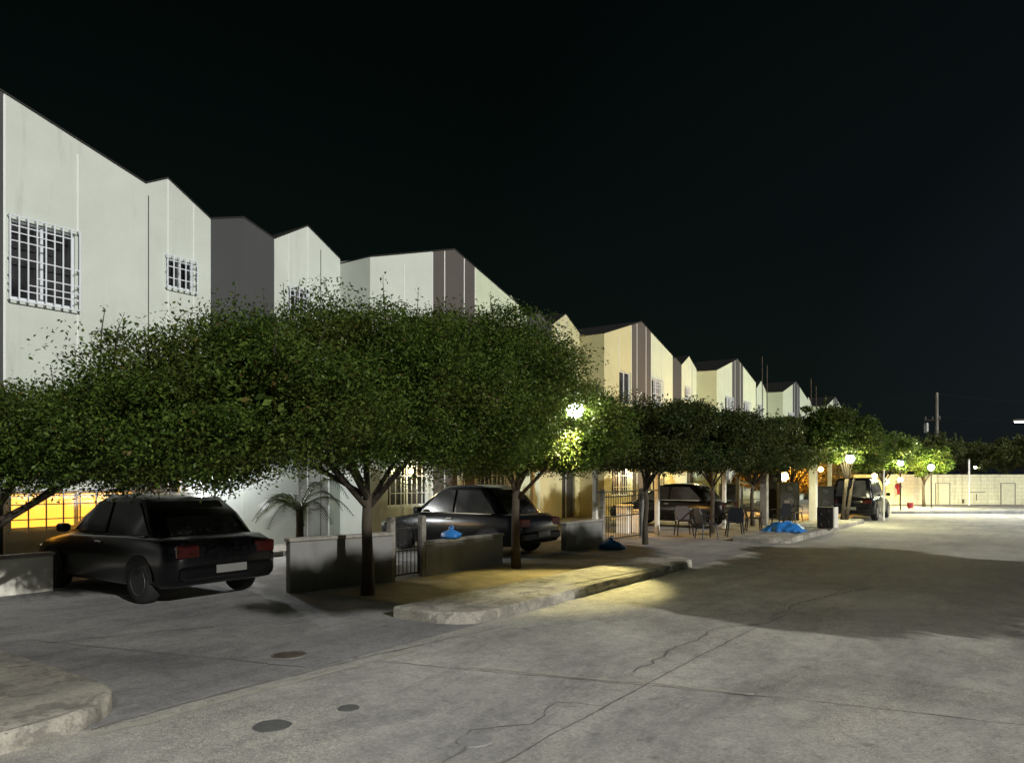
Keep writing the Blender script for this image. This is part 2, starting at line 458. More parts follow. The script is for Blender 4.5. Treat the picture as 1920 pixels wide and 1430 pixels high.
def make_window(root, x, a, b, z0, z1, s, nb, grille=True, rich=False, slider=False, lit=None):
    fw = .05
    mb = MB()
    for (p, q, r0, r1) in ((a, a+fw, z0, z1), (b-fw, b, z0, z1), (a+fw, b-fw, z0, z0+fw), (a+fw, b-fw, z1-fw, z1)):
        bx(mb, x-.12, x-.05, p, q, r0, r1, s)
    mid = (a+b)/2
    bx(mb, x-.115, x-.055, mid-.022, mid+.022, z0+fw, z1-fw, s)
    wn = mb.build('window', M['window_white'], root)
    mb = MB(); bx(mb, x-.10, x-.085, a+fw, b-fw, z0+fw, z1-fw, s); mb.build('pane', lit or M['glass'], wn)
    if grille:
        mb = MB(); X0, X1 = x+.10, x+.118; t = .011
        A, B, Z0, Z1 = a-.03, b+.03, z0-.03, z1+.03
        for k in range(nb+1):
            v = A+(B-A)*k/nb; bx(mb, X0, X1, v-t, v+t, Z0, Z1, s)
        rows = [0, .12, .2, .3, .5, .7, .8, .88, 1] if rich else [0, .3, .65, .85, 1]
        for k, h in enumerate(rows):
            z = Z0+(Z1-Z0)*h
            c0, c1 = 0, nb
            if rich and 0 < h < 1 and h != .5:      # stepped pattern of the short bars
                if h < .5: c0 = int(nb*(.15+.5*(h-.1)/.4)+.3); 
                else: c1 = nb-int(nb*(.12+.6*(.9-h)/.4)+.2)
            bx(mb, X0+.003, X1-.003, A+(B-A)*c0/nb, A+(B-A)*c1/nb, z-.009, z+.009, s)
        for v in (A, B):                            # cage returns to the wall
            for h in ([0, .12, .2, .3, .5, 1] if rich else [0, .5, 1]):
                z = Z0+(Z1-Z0)*h; bx(mb, x+.002, X0, v-.008, v+.008, z-.008, z+.008, s)
        for k in range(nb+1):
            v = A+(B-A)*k/nb
            for z in (Z0, Z1): bx(mb, x+.002, X0, v-.007, v+.007, z-.006, z+.006, s)
        mb.build('grille', M['window_white'], wn)
    return wn

def make_house(yc, s, wallmat, darkmat, label, dets):
    root = thing('row_house', (XF, yc, 0), label, 'row house', 'gabled row houses along the street')
    win = (1.05, 2.09, 4.74, 6.08); small = (4.44, 5.06, 5.80, 6.42)
    gwin = dets.get('gwin', (1.15, 2.75, .95, 2.2)); gdoor = (3.75, 4.75, .12, 2.25)
    mb = MB()
    wall_panel(mb, 0, PROF_BIG, .97, 3.39, [win, gwin], s=s)
    mb.build('front_wall', wallmat, root)
    mb = MB(); wall_panel(mb, -REC, PROF_SM, 3.39, 5.48, [small, gdoor], s=s)
    wall_panel(mb, -REC, [(5.48, 2.68), (HALF, 2.68)], 5.48, HALF, s=s)
    mb.build('recessed_wall', wallmat, root)
    mb = MB(); mb.poly([(0, s*3.39, 0), (-REC, s*3.39, 0), (-REC, s*3.39, 7.44), (0, s*3.39, 7.38)])
    mb.build('side_wall', wallmat, root)
    mb = MB(); mb.poly([(-8, 0, 0), (-8, s*HALF, 0), (-8, s*HALF, 7.4), (-8, 0, 7.4)])
    mb.build('rear_wall', wallmat, root)
    mb = MB(); wall_panel(mb, 0.0, PROF_BIG, 0, .97, s=s)
    mb.build('accent_stripe', darkmat, root)
    mb = MB(); wall_panel(mb, -REC, PROF_DK, 5.48, HALF, s=s, z0=2.68)
    mb.build('accent_gable', M['dark_wall'], root)
    # roof slab following the gables, slightly proud
    mb = MB()
    for prof, x in ((PROF_BIG, .012), (PROF_SM, -REC+.012), (PROF_DK, -REC+.012)):
        for (a, za), (b, zb) in zip(prof[:-1], prof[1:]):
            ring = lambda X: [(X, s*a, za+.003), (X, s*b, zb+.003), (X, s*b, zb+.04), (X, s*a, za+.04)]
            mb.loft([ring(x), ring(-8.1)])
    mb.build('roof', M['roof'], root)
    mb = MB()                                           # raised white joints in the plaster
    for x, v, z0, z1, wd in ((0, .45, 0, interp(PROF_BIG, .45)-.02, .018), (0, .975, 0, interp(PROF_BIG, .97)-.03, .016),
                          (0, 2.13, 0, 4.7, .014), (0, 2.13, 6.12, interp(PROF_BIG, 2.13)-.25, .014),
                          (-REC, 4.47, 6.46, 8.05, .014), (-REC, 4.47, 0, 5.76, .014), (-REC, 5.06, 6.46, interp(PROF_SM, 5.06)-.03, .013), (-REC, 5.06, 2.6, 5.76, .013)):
        bx(mb, x+.003, x+.012, v-wd, v+wd, z0, z1, s)
    mb.build('trim', M['trim'], root)
    mb = MB(); bx(mb, -REC+.002, -REC+.010, 4.04, 4.055, 0, 7.6, s); mb.build('plaster_crack', M['iron'], root)
    big = dets.get('big', True)
    make_window(root, 0, *win, s, dets.get('nb', 8), grille=dets.get('grille', True), rich=True)
    make_window(root, -REC, *small, s, 5)
    make_window(root, 0, *gwin, s, 8, grille=True, lit=dets.get('lit'))
    mb = MB(); a, b, c0, c1 = gdoor
    bx(mb, -REC-.12, -REC-.07, a, b, c0, c1, s)
    for k in range(3): bx(mb, -REC-.07, -REC-.05, a+.1, b-.1, c0+.15+k*.68, c0+.7+k*.68, s)
    dr = mb.build('door', dets.get('door', M['door']), root)
    mb = MB(); bx(mb, -REC-.05, -REC-.0, a+.06, a+.09, 1.05, 1.2, s); mb.build('handle', M['steel'], dr)
    mb = MB(); bx(mb, -REC+.003, .35, 3.45, 6.30, .0, .12, s); mb.build('door_step', M['col_grey'], root)
    if dets.get('canopy', True):
        mb = MB(); bx(mb, -REC+.003, .5, 3.44, 6.30, 2.62, 2.74, s); mb.build('canopy', M['col_grey'], root)
    if dets.get('antenna'):
        mb = MB(); p = (-.6, s*2.0, 0)
        mb.tube([(.09, s*.60, 4.9), (.20, s*.66, 5.15)], .02); mb.tube([(.20, s*.66, 5.15), (.25, s*.5, 5.3)], .018); mb.tube([(.20, s*.66, 5.15), (.2, s*.86, 5.22)], .018)
        mb.tube([(.0, s*.60, 4.9), (.1, s*.60, 4.9)], .018)
        mb.build('bracket', M['trim'], root)
    return root

PER = 2*HALF; B0 = 4.30
HL = [
 (B0, -1, 'white_wall', 'dark_wall', 'white row house at the left edge, half outside the picture', {}),
 (B0, 1, 'white_wall', 'dark_wall', 'nearest white row house with the large caged upper window at far left', {'lit': M['lit_amber'], 'gwin': (1.05, 3.2, .86, 1.52)}),
 (B0+PER, -1, 'white_wall', 'brown_wall', 'white row house rising behind the largest tree, its small window half hidden by leaves', {'door': M['white_door']}),
 (B0+PER, 1, 'lamplit_wall', 'brown_wall', 'pale row house right of the brown stripe, its falling roofline meeting the big tree crown', {'door': M['white_door']}),
 (B0+2*PER, -1, 'beige_wall', 'brown_wall', 'ochre row house with an ungrilled white sliding window above the second tree', {'grille': False, 'antenna': True}),
 (B0+2*PER, 1, 'lamplit_wall', 'brown_wall', 'pale lamplit row house with a caged window right of the ochre house', {}),
 (B0+3*PER, -1, 'lamplit_wall', 'dark_wall', 'lamplit row house behind the flat dark tree crown, left of the third striped peak', {}),
 (B0+3*PER, 1, 'lamplit_wall', 'dark_wall', 'lamplit row house right of the third striped peak, just left of the taller rebar rods', {}),
 (B0+4*PER, -1, 'lamplit_wall', 'dark_wall', 'lamplit row house directly behind and right of the taller rebar rods', {}),
 (B0+4*PER, 1, 'lamplit_wall', 'dark_wall', 'lamplit row house right of the fourth striped peak, beside the shorter rebar rods', {}),
 (B0+5*PER, -1, 'lamplit_wall', 'dark_wall', 'far lamplit row house mostly hidden by leaves, second from the row end', {}),
 (B0+5*PER, 1, 'lamplit_wall', 'dark_wall', 'farthest row house, only its last lit gable shows above the trees', {}),
]
for yc, s, wm, dm, lb, dt in HL:
    make_house(yc, s, M[wm], M[dm], lb, dt)

# ------------------------------------------------------------------ trees
def leaves_np(P, size, seed, up=.45):
    """diamond leaves at the points P"""
    g = np.random.default_rng(seed); n = len(P)
    nrm = g.normal(size=(n, 3)); nrm[:, 2] = np.abs(nrm[:, 2])*.8 + up
    nrm /= np.linalg.norm(nrm, axis=1)[:, None]
    t = g.normal(size=(n, 3)); t -= nrm*np.sum(t*nrm, axis=1)[:, None]; t /= np.linalg.norm(t, axis=1)[:, None]
    b = np.cross(nrm, t)
    L = (size*g.uniform(.6, 1.35, n))[:, None]
    V = np.empty((n, 4, 3))
    V[:, 0] = P - t*L*.55; V[:, 1] = P + b*L*.27 + nrm*L*.05; V[:, 2] = P + t*L*.55; V[:, 3] = P - b*L*.27 + nrm*L*.05
    return V.reshape(-1, 3)

def leaf_mesh(name, V, mat, parent):
    me = bpy.data.meshes.new(name); n = len(V)//4
    me.vertices.add(len(V)); me.vertices.foreach_set('co', V.astype(np.float32).ravel())
    me.loops.add(4*n); me.loops.foreach_set('vertex_index', np.arange(4*n, dtype=np.int32))
    me.polygons.add(n); me.polygons.foreach_set('loop_start', np.arange(0, 4*n, 4, dtype=np.int32))
    me.polygons.foreach_set('loop_total', np.full(n, 4, dtype=np.int32))
    me.update(calc_edges=True); me.materials.append(mat)
    o = bpy.data.objects.new(name, me); COL.objects.link(o); o.parent = parent
    return o

def make_tree(loc, lobes, label, mat, nleaf, leaf=.06, seed=1, shoots=14, shoot_h=.5, trunk_r=.11, fork=1.1, group=None, name='tree', lean=(0,0), ntrunk=1, sprays=8, cat='tree', clump=.26, sq=1.0):
    """lobes: (cx,cy,cz,rx,ry,rz,bottom) relative to the trunk foot; clumped foliage fills their outer shell"""
    g = np.random.default_rng(seed); r = random.Random(seed)
    root = thing(name, loc, label, cat, group)
    wts = np.array([l[3]*l[4] for l in lobes]); wts = wts/wts.sum()
    ncl = max(30, int(nleaf/170)); C = []
    tries = 0
    while len(C) < ncl and tries < ncl*40:
        tries += 1
        l = lobes[g.choice(len(lobes), p=wts)]
        dv = g.normal(size=3); dv /= np.linalg.norm(dv)
        dv = np.sign(dv)*np.abs(dv)**sq; k = g.uniform(.42, 1)**.5
        k *= 1 + (.22 if sq == 1 else .10)*mnoise.noise((dv[0]*2.2+seed, dv[1]*2.2, dv[2]*2.2)) + .10*mnoise.noise((dv[0]*6+seed, dv[1]*6, dv[2]*6))
        p = np.array(l[:3]) + dv*np.array(l[3:6])*k
        if p[2] < l[6] + .25*mnoise.noise((p[0]*1.3, p[1]*1.3, seed)): continue
        C.append((p, l))
    pts = []
    per = nleaf//max(1, len(C))
    for p, l in C:
        s = clump*r.uniform(.5, 1.2)
        m = int(per*r.uniform(.5, 1.5)) + 2
        q = g.normal(size=(m, 3)); q /= np.linalg.norm(q, axis=1)[:, None]; q = q*(g.uniform(0, 1, m)**.45)[:, None]*np.array([s, s, s*.6])*1.75 + p
        pts.append(q)
    # larger leaves deeper inside close the crown
    inner = []
    ni = max(200, int(nleaf*.10))
    while len(inner) < ni:
        l = lobes[g.choice(len(lobes), p=wts)]
        dv = g.normal(size=3); dv /= np.linalg.norm(dv); dv = np.sign(dv)*np.abs(dv)**sq
        p = np.array(l[:3]) + dv*np.array(l[3:6])*g.uniform(.1, .8)
        if p[2] > l[6]+.05: inner.append(p)
    inner = np.array(inner)
    stems = MB()
    # upright shoots and side sprays
    for k in range(shoots + sprays):
        l = lobes[g.choice(len(lobes), p=wts)]
        a = r.uniform(0, 2*math.pi)
        if k < shoots:
            u = math.sqrt(r.random())*.85
            base = np.array([l[0]+l[3]*u*math.cos(a), l[1]+l[4]*u*math.sin(a), l[2]+l[5]*math.sqrt(max(0, 1-u*u))*.92])
            tip = base + np.array([r.uniform(-.12, .12), r.uniform(-.12, .12), shoot_h*r.uniform(.35, 1.25)])
        else:
            el = r.uniform(-.1, .7)
            dv = np.array([math.cos(a)*math.cos(el), math.sin(a)*math.cos(el), math.sin(el)])
            base = np.array(l[:3]) + dv*np.array(l[3:6])*.8
            tip = base + dv*shoot_h*r.uniform(.5, 1.1) + np.array([0, 0, .08])
        stems.tube([base - (tip-base)*.4, (base+tip)/2 + g.normal(size=3)*.03, tip], [.012, .008, .004], 4)
        m = r.randint(14, 34)
        tt = g.uniform(0, 1.02, m)[:, None]
        pts.append(base + (tip-base)*tt*1.0 + g.uniform(-1, 1, size=(m, 3))*.05)
    P = np.concatenate(pts)
    leaf_mesh('crown', np.concatenate([leaves_np(P, leaf, seed+3), leaves_np(inner, leaf*2.6, seed+5)]), mat, root)
    # trunk(s) and limbs
    tm = MB(); zt = fork
    for t in range(ntrunk):
        ox, oy = (0, 0) if ntrunk == 1 else (r.uniform(-.12, .12), r.uniform(-.12, .12))
        lx, ly = lean[0] + (0 if ntrunk == 1 else r.uniform(-.3, .3)), lean[1] + (0 if ntrunk == 1 else r.uniform(-.3, .3))
        path = [(ox, oy, -.05), (ox*1.1+lx*.25+r.uniform(-.03,.03), oy+ly*.25, zt*.35), (ox+lx*.6+r.uniform(-.04,.04), oy+ly*.6, zt*.7), (ox+lx, oy+ly, zt)]
        tm.tube(path, [trunk_r*1.35, trunk_r*1.02, trunk_r*.9, trunk_r*.85], 9)
    trunk = tm.build('trunk', M['bark'], root, smooth=True)
    lm = MB()
    nb = 9
    for k in range(11):
        l = lobes[k % len(lobes)]
        a = r.uniform(0, 2*math.pi); u = r.uniform(.35, .85)
        tip = Vector((l[0]+l[3]*u*math.cos(a), l[1]+l[4]*u*math.sin(a), l[2]+l[5]*r.uniform(-.15, .45)))
        st = Vector((lean[0], lean[1], zt*r.uniform(.85, 1.0)))
        mid = st.lerp(tip, .35) + Vector((r.uniform(-.15,.15), r.uniform(-.15,.15), r.uniform(.12, .35)))
        m2 = st.lerp(tip, .7) + Vector((r.uniform(-.15,.15), r.uniform(-.15,.15), r.uniform(.05, .3)))
        lm.tube([st, mid, m2, tip], [trunk_r*.5, trunk_r*.36, trunk_r*.22, trunk_r*.1], 6)
    n = len(lm.v); lm.v += stems.v; lm.f += [tuple(i+n for i in f) for f in stems.f]
    lm.build('branches', M['bark'], root, smooth=True)
    return root

GT = 'clipped shade trees along the house fronts'
make_tree((-10.1, 3.6, .004), [(.2,.9,2.1,1.6,1.7,.75,1.75), (.6,2.2,2.15,1.3,1.2,.62,1.75), (-.4,-.2,2.1,1.5,1.3,.72,1.75)], 'low dark shade tree under the nearest caged window, left of the largest tree', M['leaf'], 140000, .046, 11, 8, .3, .07, 1.2, GT)
make_tree((-8.2, 7.9, .009), [(0,.3,3.0,2.3,3.0,1.25,1.75), (.2,-2.2,2.65,1.9,1.9,1.0,2.0), (0,2.3,3.15,2.1,2.2,1.35,1.8), (-.9,.4,3.0,1.9,2.4,1.3,2.3), (-.2,-3.3,2.25,1.6,1.1,.75,1.7)], 'largest shade tree with a broad rounded crown in front of the white houses', M['leaf'], 320000, .046, 12, 36, .5, .085, 1.5, GT)
make_tree((-8.2, 11.8, .009), [(0,-1.2,3.35,2.1,1.95,1.4,1.8), (-.6,.1,2.85,1.9,1.7,1.05,1.65), (.3,.8,2.65,1.6,1.4,.85,1.85), (1.5,.4,2.9,.6,.9,.5,2.35)], 'shade tree lit by the bright white lamp at its right tip', M['leaf'], 190000, .049, 13, 18, .5, .08, 1.5, GT)
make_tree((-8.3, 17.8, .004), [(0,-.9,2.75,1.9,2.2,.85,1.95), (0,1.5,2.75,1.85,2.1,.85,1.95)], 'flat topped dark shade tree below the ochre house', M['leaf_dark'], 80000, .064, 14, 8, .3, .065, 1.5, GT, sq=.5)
make_tree((-8.2, 22.4, .009), [(0,-.9,2.75,1.85,2.3,.85,1.95), (0,1.5,2.75,1.8,2.1,.85,2.0)], 'flat topped dark shade tree below the caged pale lamplit house', M['leaf_dark'], 60000, .072, 15, 16, .55, .065, 1.5, GT, sq=.5)
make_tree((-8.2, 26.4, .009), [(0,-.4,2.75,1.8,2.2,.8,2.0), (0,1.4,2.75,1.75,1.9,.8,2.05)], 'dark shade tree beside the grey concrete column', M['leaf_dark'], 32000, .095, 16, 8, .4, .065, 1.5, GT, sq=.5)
make_tree((-8.3, 31.8, .004), [(0,-.6,3.2,1.8,2.2,.95,2.65), (0,1.4,3.1,1.7,1.9,.95,2.65)], 'greener shade tree between the two concrete columns', M['leaf'], 26000, .10, 17, 12, .5, .065, 1.4, GT, sq=.85)
make_tree((-5.9, 29.8, .14), [(0,.2,3.05,1.1,1.5,1.0,1.9), (-.6,-.5,3.3,1.0,1.1,1.1,2.2), (.3,1.5,2.7,1.0,1.3,.8,1.8)], 'multi stemmed tree with bare slanting trunks beside the kerb lamp', M['leaf'], 24000, .095, 18, 14, .6, .06, 1.5, GT, ntrunk=3, lean=(.1,.1))
make_tree((-9.7, 37.6, .009), [(0,0,2.2,2.9,2.0,1.35,.8), (1.2,-.9,1.7,1.4,.9,.8,.8), (-1.3,-.9,1.7,1.4,.9,.8,.8)], 'shade tree glowing orange underneath from the porch bulbs', M['leaf_glow'], 50000, .10, 19, 8, .5, .08, 1.2, GT)
make_tree((-6.2, 40.6, .17), [(0,0,2.7,1.6,2.0,.9,1.8)], 'tree behind the dark parked van, lit from below', M['leaf'], 15000, .11, 20, 6, .4, .08, 1.3, GT)
make_tree((-4.9, 44.8, .13), [(0,0,2.45,1.4,1.5,.75,1.7)], 'small round tree with a glaring lamp beside it at the far wall', M['leaf'], 12000, .11, 21, 5, .3, .07, 1.3, GT)
GF = 'acacia trees behind the far wall'
def far_tree(f, r, top, rx, label, seed):
    p = fr(f, r); h = top-1.2
    make_tree(p, [(0,0,top-1.15,rx,rx,1.1,top-2.3), (rx*.6,rx*.3,top-1.4,rx*.6,rx*.6,.9,top-2.3), (-rx*.6,-rx*.4,top-1.5,rx*.6,rx*.6,.9,top-2.4)], label, M['leaf_pale'], 16000, .15, seed, 9, .5, .11, top-2.4, GF, ntrunk=2, lean=(.2,.1), clump=.3)
far_tree(50, 27.6, 4.5, 2.2, 'broad acacia behind the wall, in front of the utility pole', 31)
far_tree(52, 31.2, 4.3, 1.8, 'acacia in the middle of the three behind the right wall', 32)
far_tree(48, 32.8, 4.35, 2.0, 'pale acacia with bare forked trunks at the right edge', 33)
far_tree(56, 25.4, 4.2, 2.0, 'dark acacia left of the utility pole, behind the lamps', 34)
# trees across the street (outside the picture): they throw the broad shadow on the road
GR = 'roadside trees across the street'
make_tree((4.3, 9.3, .15), [(-.2,0,2.95,2.5,2.3,.75,2.2), (-1.2,-1.0,2.95,1.6,1.3,.6,2.3)], 'roadside tree just outside the right edge, nearer one', M['leaf'], 60000, .17, 41, 2, .2, .10, 2.0, GR, sprays=0)
make_tree((5.6, 8.3, .15), [(0,0,5.9,1.4,2.6,.42,5.45), (0,-2.6,5.85,1.25,2.0,.4,5.4), (0,-4.6,5.85,1.2,1.8,.4,5.4), (0,2.4,5.9,1.25,2.2,.4,5.45)], 'unseen umbrella shaped tree added across the street to shade the front yards', M['leaf'], 50000, .17, 40, 2, .2, .10, 4.6, GR, sprays=0)  # added out of view to keep sunlight off the yards under the near trees
make_tree((6.0, 13.0, .15), [(0,0,3.1,3.2,3.4,.85,2.2), (-1.3,2,3.0,2.2,2.2,.7,2.3)], 'roadside tree just outside the right edge, farther one', M['leaf'], 70000, .19, 42, 2, .2, .11, 2.0, GR, sprays=0)
make_tree((.78, 11.6, .0), [(0,0,.75,.62,.62,.62,.1)], 'leafy shrub whose twig tips poke in at the right edge', M['leaf_dark'], 2600, .06, 43, 5, .3, .02, .4, None, name='shrub', cat='shrub', clump=.12)

# palm in front of the white doorway
pr = thing('palm', (-12.2, 9.85, .004), 'small feathery palm in front of the brightly lit white doorway', 'palm')
mb = MB(); mb.tube([(0,0,-.02),(.03,0,.4),(.0,.03,.75),(.02,0,1.1)], [.10,.085,.075,.07], 9); mb.build('trunk', M['bark'], pr, smooth=True)
for k in range(13):
    mb = MB(); a = k*2.4; L = rng.uniform(1.0, 1.5); rise = rng.uniform(.35, 1.0)
    pts = []
    for i in range(9):
        t = i/8; rr = L*t*.85; z = 1.07 + rise*math.sin(t*math.pi*.62) - .65*t*t
        pts.append(Vector((rr*math.cos(a), rr*math.sin(a), z)))
    mb.tube(pts, [.014-.0012*i for i in range(9)], 4)
    side = Vector((-math.sin(a), math.cos(a), 0))
    for i in range(1, 33):
        t = i/33; j = t*8; p = pts[int(j)].lerp(pts[min(8, int(j)+1)], j-int(j)); dr = (pts[min(8,int(j)+1)]-pts[int(j)]).normalized()
        ll = .38*math.sin(math.pi*(.12+.83*t))
        for sg in (-1, 1):
            tip = p + side*sg*ll*.8 + dr*ll*.5 + Vector((0,0,-.25*ll))
            mb.poly([p - dr*.012, p + dr*.012, tip])
    mb.build('frond', M['palm'], pr)

# ------------------------------------------------------------------ lamps
def globe_lamp(loc, label, mat, power, col, r=.11, pole=True, group=None, spot=None, arm=0, name='lamp', cord=0, down=None):
    root = thing(name, (loc[0], loc[1], 0), label, 'lamp', group)
    z = loc[2]
    if pole:
        mb = MB(); mb.tube([(-arm,0,0),(-arm,0,z-r-.06)], .03, 8); mb.lathe([(.09,0),(.09,.03),(.04,.08)], c=(-arm,0,.0), seg=12)
        if arm: mb.tube([(-arm,0,z-r-.08),(-arm*.5,0,z+r*.8),(0,0,z+r+.03)], .022, 6)
        mb.build('pole', M['iron'], root)
        mb = MB(); mb.lathe([(.03,z+r*.7),(r*.8,z+r*.75),(r*.6,z+r+.05),(.02,z+r+.08)], seg=14); mb.build('cap', M['iron'], root)
    if cord:
        mb = MB(); mb.tube([(0,0,z+r*.9),(.02,0,z+r+cord*.5),(0,.02,z+r+cord)], .012, 6); mb.build('cord', M['iron'], root)
        mb = MB(); mb.lathe([(.03,z+r*.7),(r*.8,z+r*.75),(r*.6,z+r+.05),(.02,z+r+.08)], seg=14); mb.build('cap', M['iron'], root)
    if down: point('down_light', (0, 0, z-r-.05), down[0], down[1], .08, root, (down[2], down[3]))
    mb = MB(); n = 8
    mb.lathe([(max(.005, r*math.sin(math.pi*k/n)), z - r*math.cos(math.pi*k/n)) for k in range(n+1)], seg=14)
    bu = mb.build('bulb', mat, root, smooth=True)
    if power: point('lamp_light', (0, 0, z-(r+.03 if spot else 0)), power, col, r*1.2 if not spot else .06, root, spot)
    return root
YW = (1.0, .94, .46); CW = (.93, .97, 1.0); AM = (1.0, .50, .08)
GL = 'lit post lamps among the trees'
globe_lamp((-6.72, 11.5, 2.95), 'glaring white lamp at the right tip of the large tree', M['bulb_white'], 420, YW, .15, False, GL, cord=.7, down=(2600, (1.0,.86,.36), 80, (.0,-.38,-1)))
globe_lamp((-5.55, 29.2, 2.38), 'glaring lamp in front of the multi stemmed kerb tree', M['bulb_far'], 1500, YW, .15, False, GL, cord=.6)
globe_lamp((-5.3, 39.5, 2.36), 'glaring lamp second from left above the dark van', M['bulb_far'], 3000, YW, .13, True, GL)
globe_lamp((-4.35, 42.7, 2.18), 'glaring lamp at the end of the far wall, beside the small round tree', M['bulb_far'], 4200, YW, .15, True, GL)
globe_lamp(fr(48, 27.3, 2.75), 'small cool lamp standing beyond the far wall', M['bulb_far'], 60, CW, .17, True, GL)
globe_lamp(fr(49, 30.4, 2.3), 'tiny pale lamp beyond the far wall right of the thin post', M['bulb_far'], 12, CW, .08, True, GL)
# street lamps: one just outside the right edge, plus an added fill lamp behind the camera
def street_lamp(loc, h, label, power, col, dirx, aim=None, cone=0):
    root = thing('street_lamp', (loc[0], loc[1], 0), label, 'street lamp', 'tall street lamps on the right side')
    mb = MB(); mb.tube([(0,0,0),(0,0,h*.6),(0,0,h-.25)], [.09,.07,.055], 10); mb.tube([(0,0,h-.3),(dirx*.5,0,h-.02),(dirx*1.1,0,h)], .035, 8); mb.build('pole', M['steel'], root)
    mb = MB(); mb.bbox((dirx*1.05-.05*1,-.14,h-.05), (dirx*1.75,.14,h+.07), .03); hd = mb.build('lamp_head', M['steel'], root)
    mb = MB(); mb.box((min(dirx*1.2,dirx*1.7),-.11,h-.062), (max(dirx*1.2,dirx*1.7),.11,h-.052)); mb.build('lens', M['bulb_far'], hd)
    point('lamp_light', (dirx*1.45, 0, h-.16), power, col, .12, root, (cone, aim) if cone else None)
street_lamp((.88, 40.0), 4.2, 'street lamp at the right edge, its head glaring over the far road', 1500, (.88,.95,1.0), -1, (-.35,.5,-1))
street_lamp((2.4, -3.5), 7.0, 'added fill lamp on a street pole behind the viewer', 2600, (.97,.97,.98), -1, (.1,.45,-1), 100)
# wall lamps and bulbs on the porches
GW = 'lit wall lamps on the house fronts'
def wall_lamp(x, y, z, label, power, col, mat):
    root = thing('wall_lamp', (x, y, z), label, 'wall lamp', GW)
    mb = MB(); mb.lathe([(.06,0),(.06,.025),(.03,.05)], axis='x', seg=12); mb.tube([(.03,0,0),(.14,0,.03)], .012, 6); mb.build('bracket', M['iron'], root)
    mb = MB(); n = 6; mb.lathe([(max(.004, .07*math.sin(math.pi*k/n)), -.07*math.cos(math.pi*k/n)) for k in range(n+1)], c=(.16,0,0), seg=12); mb.build('bulb', mat, root, smooth=True)
    point('lamp_light', (.30, 0, 0), power, col, .08, root)
wall_lamp(-15.1, 9.75, 2.45, 'white wall lamp over the palm', 380, CW, M['bulb_far'])
wall_lamp(-15.1, 7.9, 2.0, 'amber wall lamp left of the palm doorway', 50, AM, M['bulb_warm'])
wall_lamp(-13.98, 14.9, 1.9, 'yellowish wall lamp behind the black car', 25, YW, M['bulb_warm'])
wall_lamp(-13.98, 28.0, 2.2, 'pale wall lamp behind the branching trunk', 90, YW, M['bulb_far'])
wall_lamp(-13.98, 31.6, 2.3, 'yellow wall lamp behind the flat topped trees', 120, (1.0,.72,.2), M['bulb_warm'])
GB = 'bare warm bulbs hung under the trees'
for x, y, z, r, pw, lb in ((-11.6,30.2,2.35,.10,150,'yellow bulb in front of the lit house wall behind the flat topped trees'), (-11.5,26.0,2.3,.08,200,'pale bulb between the carport and the grey rebar column'), (-10.1,20.4,1.93,.07,520,'warm bulb under the carport roof above the crates'), (-9.6,35.1,2.2,.10,3000,'left of the paired orange bulbs'), (-9.2,35.1,2.2,.10,0,'right of the paired orange bulbs'), (-9.45,35.1,1.72,.19,3000,'large white hot bulb below the paired orange bulbs'),
                    (-8.0,35.6,2.05,.11,150,'orange bulb by the whitewashed column'), (-6.9,42.4,1.75,.13,300,'orange bulb behind the van, leftmost of the far cluster'), (-6.5,43.2,1.45,.17,1500,'glaring orange bulb at the left end of the far wall'), (-5.9,43.9,1.55,.13,300,'orange bulb under the leaves in front of the far wall')):
    root = thing('hanging_bulb', (x, y, z), lb, 'bulb', GB)
    mb = MB(); n = 6; mb.lathe([(max(.004, r*math.sin(math.pi*k/n)), -r*math.cos(math.pi*k/n)) for k in range(n+1)], seg=12); mb.build('bulb', M['bulb_warm'], root, smooth=True)
    mb = MB(); mb.tube([(0,0,r),(0,0,r+.5)], .008, 5); mb.build('cord', M['iron'], root)
    if pw: point('lamp_light', (0, 0, 0), pw, AM if z < 2.25 and pw != 300 or y > 40 else (1.0, .82, .32), r*1.1, root)

# ------------------------------------------------------------------ far wall, pole, cables
a = Vector(fr(42.3, 19.2)); wl = thing('boundary_wall', a, 'long pale block wall closing the street at the right', 'wall', None, math.atan2(RT.y, RT.x))
LW = 40
mb = MB(); n = 80
top = [(LW*k/n, 1.82 + .012*mnoise.noise((k*.7, 0, 0))) for k in range(n+1)]
mb.loft([[(x, y, 0), (x, y+.0001, 0)][:1] + [(x, y, z)] for x, z in top for y in (0,)], cap=False, closed=False)
mb2 = MB()
for (x0, z0), (x1, z1) in zip(top[:-1], top[1:]):
    mb2.poly([(x0,0,-.1),(x1,0,-.1),(x1,0,z1),(x0,0,z0)]); mb2.poly([(x0,.15,-.1),(x1,.15,-.1),(x1,.15,z1),(x0,.15,z0)]); mb2.poly([(x0,0,z0),(x1,0,z1),(x1,.15,z1),(x0,.15,z0)])
mb2.poly([(0,0,-.1),(0,.15,-.1),(0,.15,1.82),(0,0,1.82)])
mb2.build('wall_face', M['blockwall'], wl)
M['cream_col'] = simple('cream post paint', (.62,.59,.42), .85, 0, .12, 5)
for x in (2.9, 10.5, 16.5, 24): MB().box((x-.14,-.06,-.1),(x+.14,-.003,1.86)).build('pilaster', M['cream_col'], wl)
M['door_cream'] = simple('weathered cream door', (.56,.545,.38), .8, 0, .15, 6)
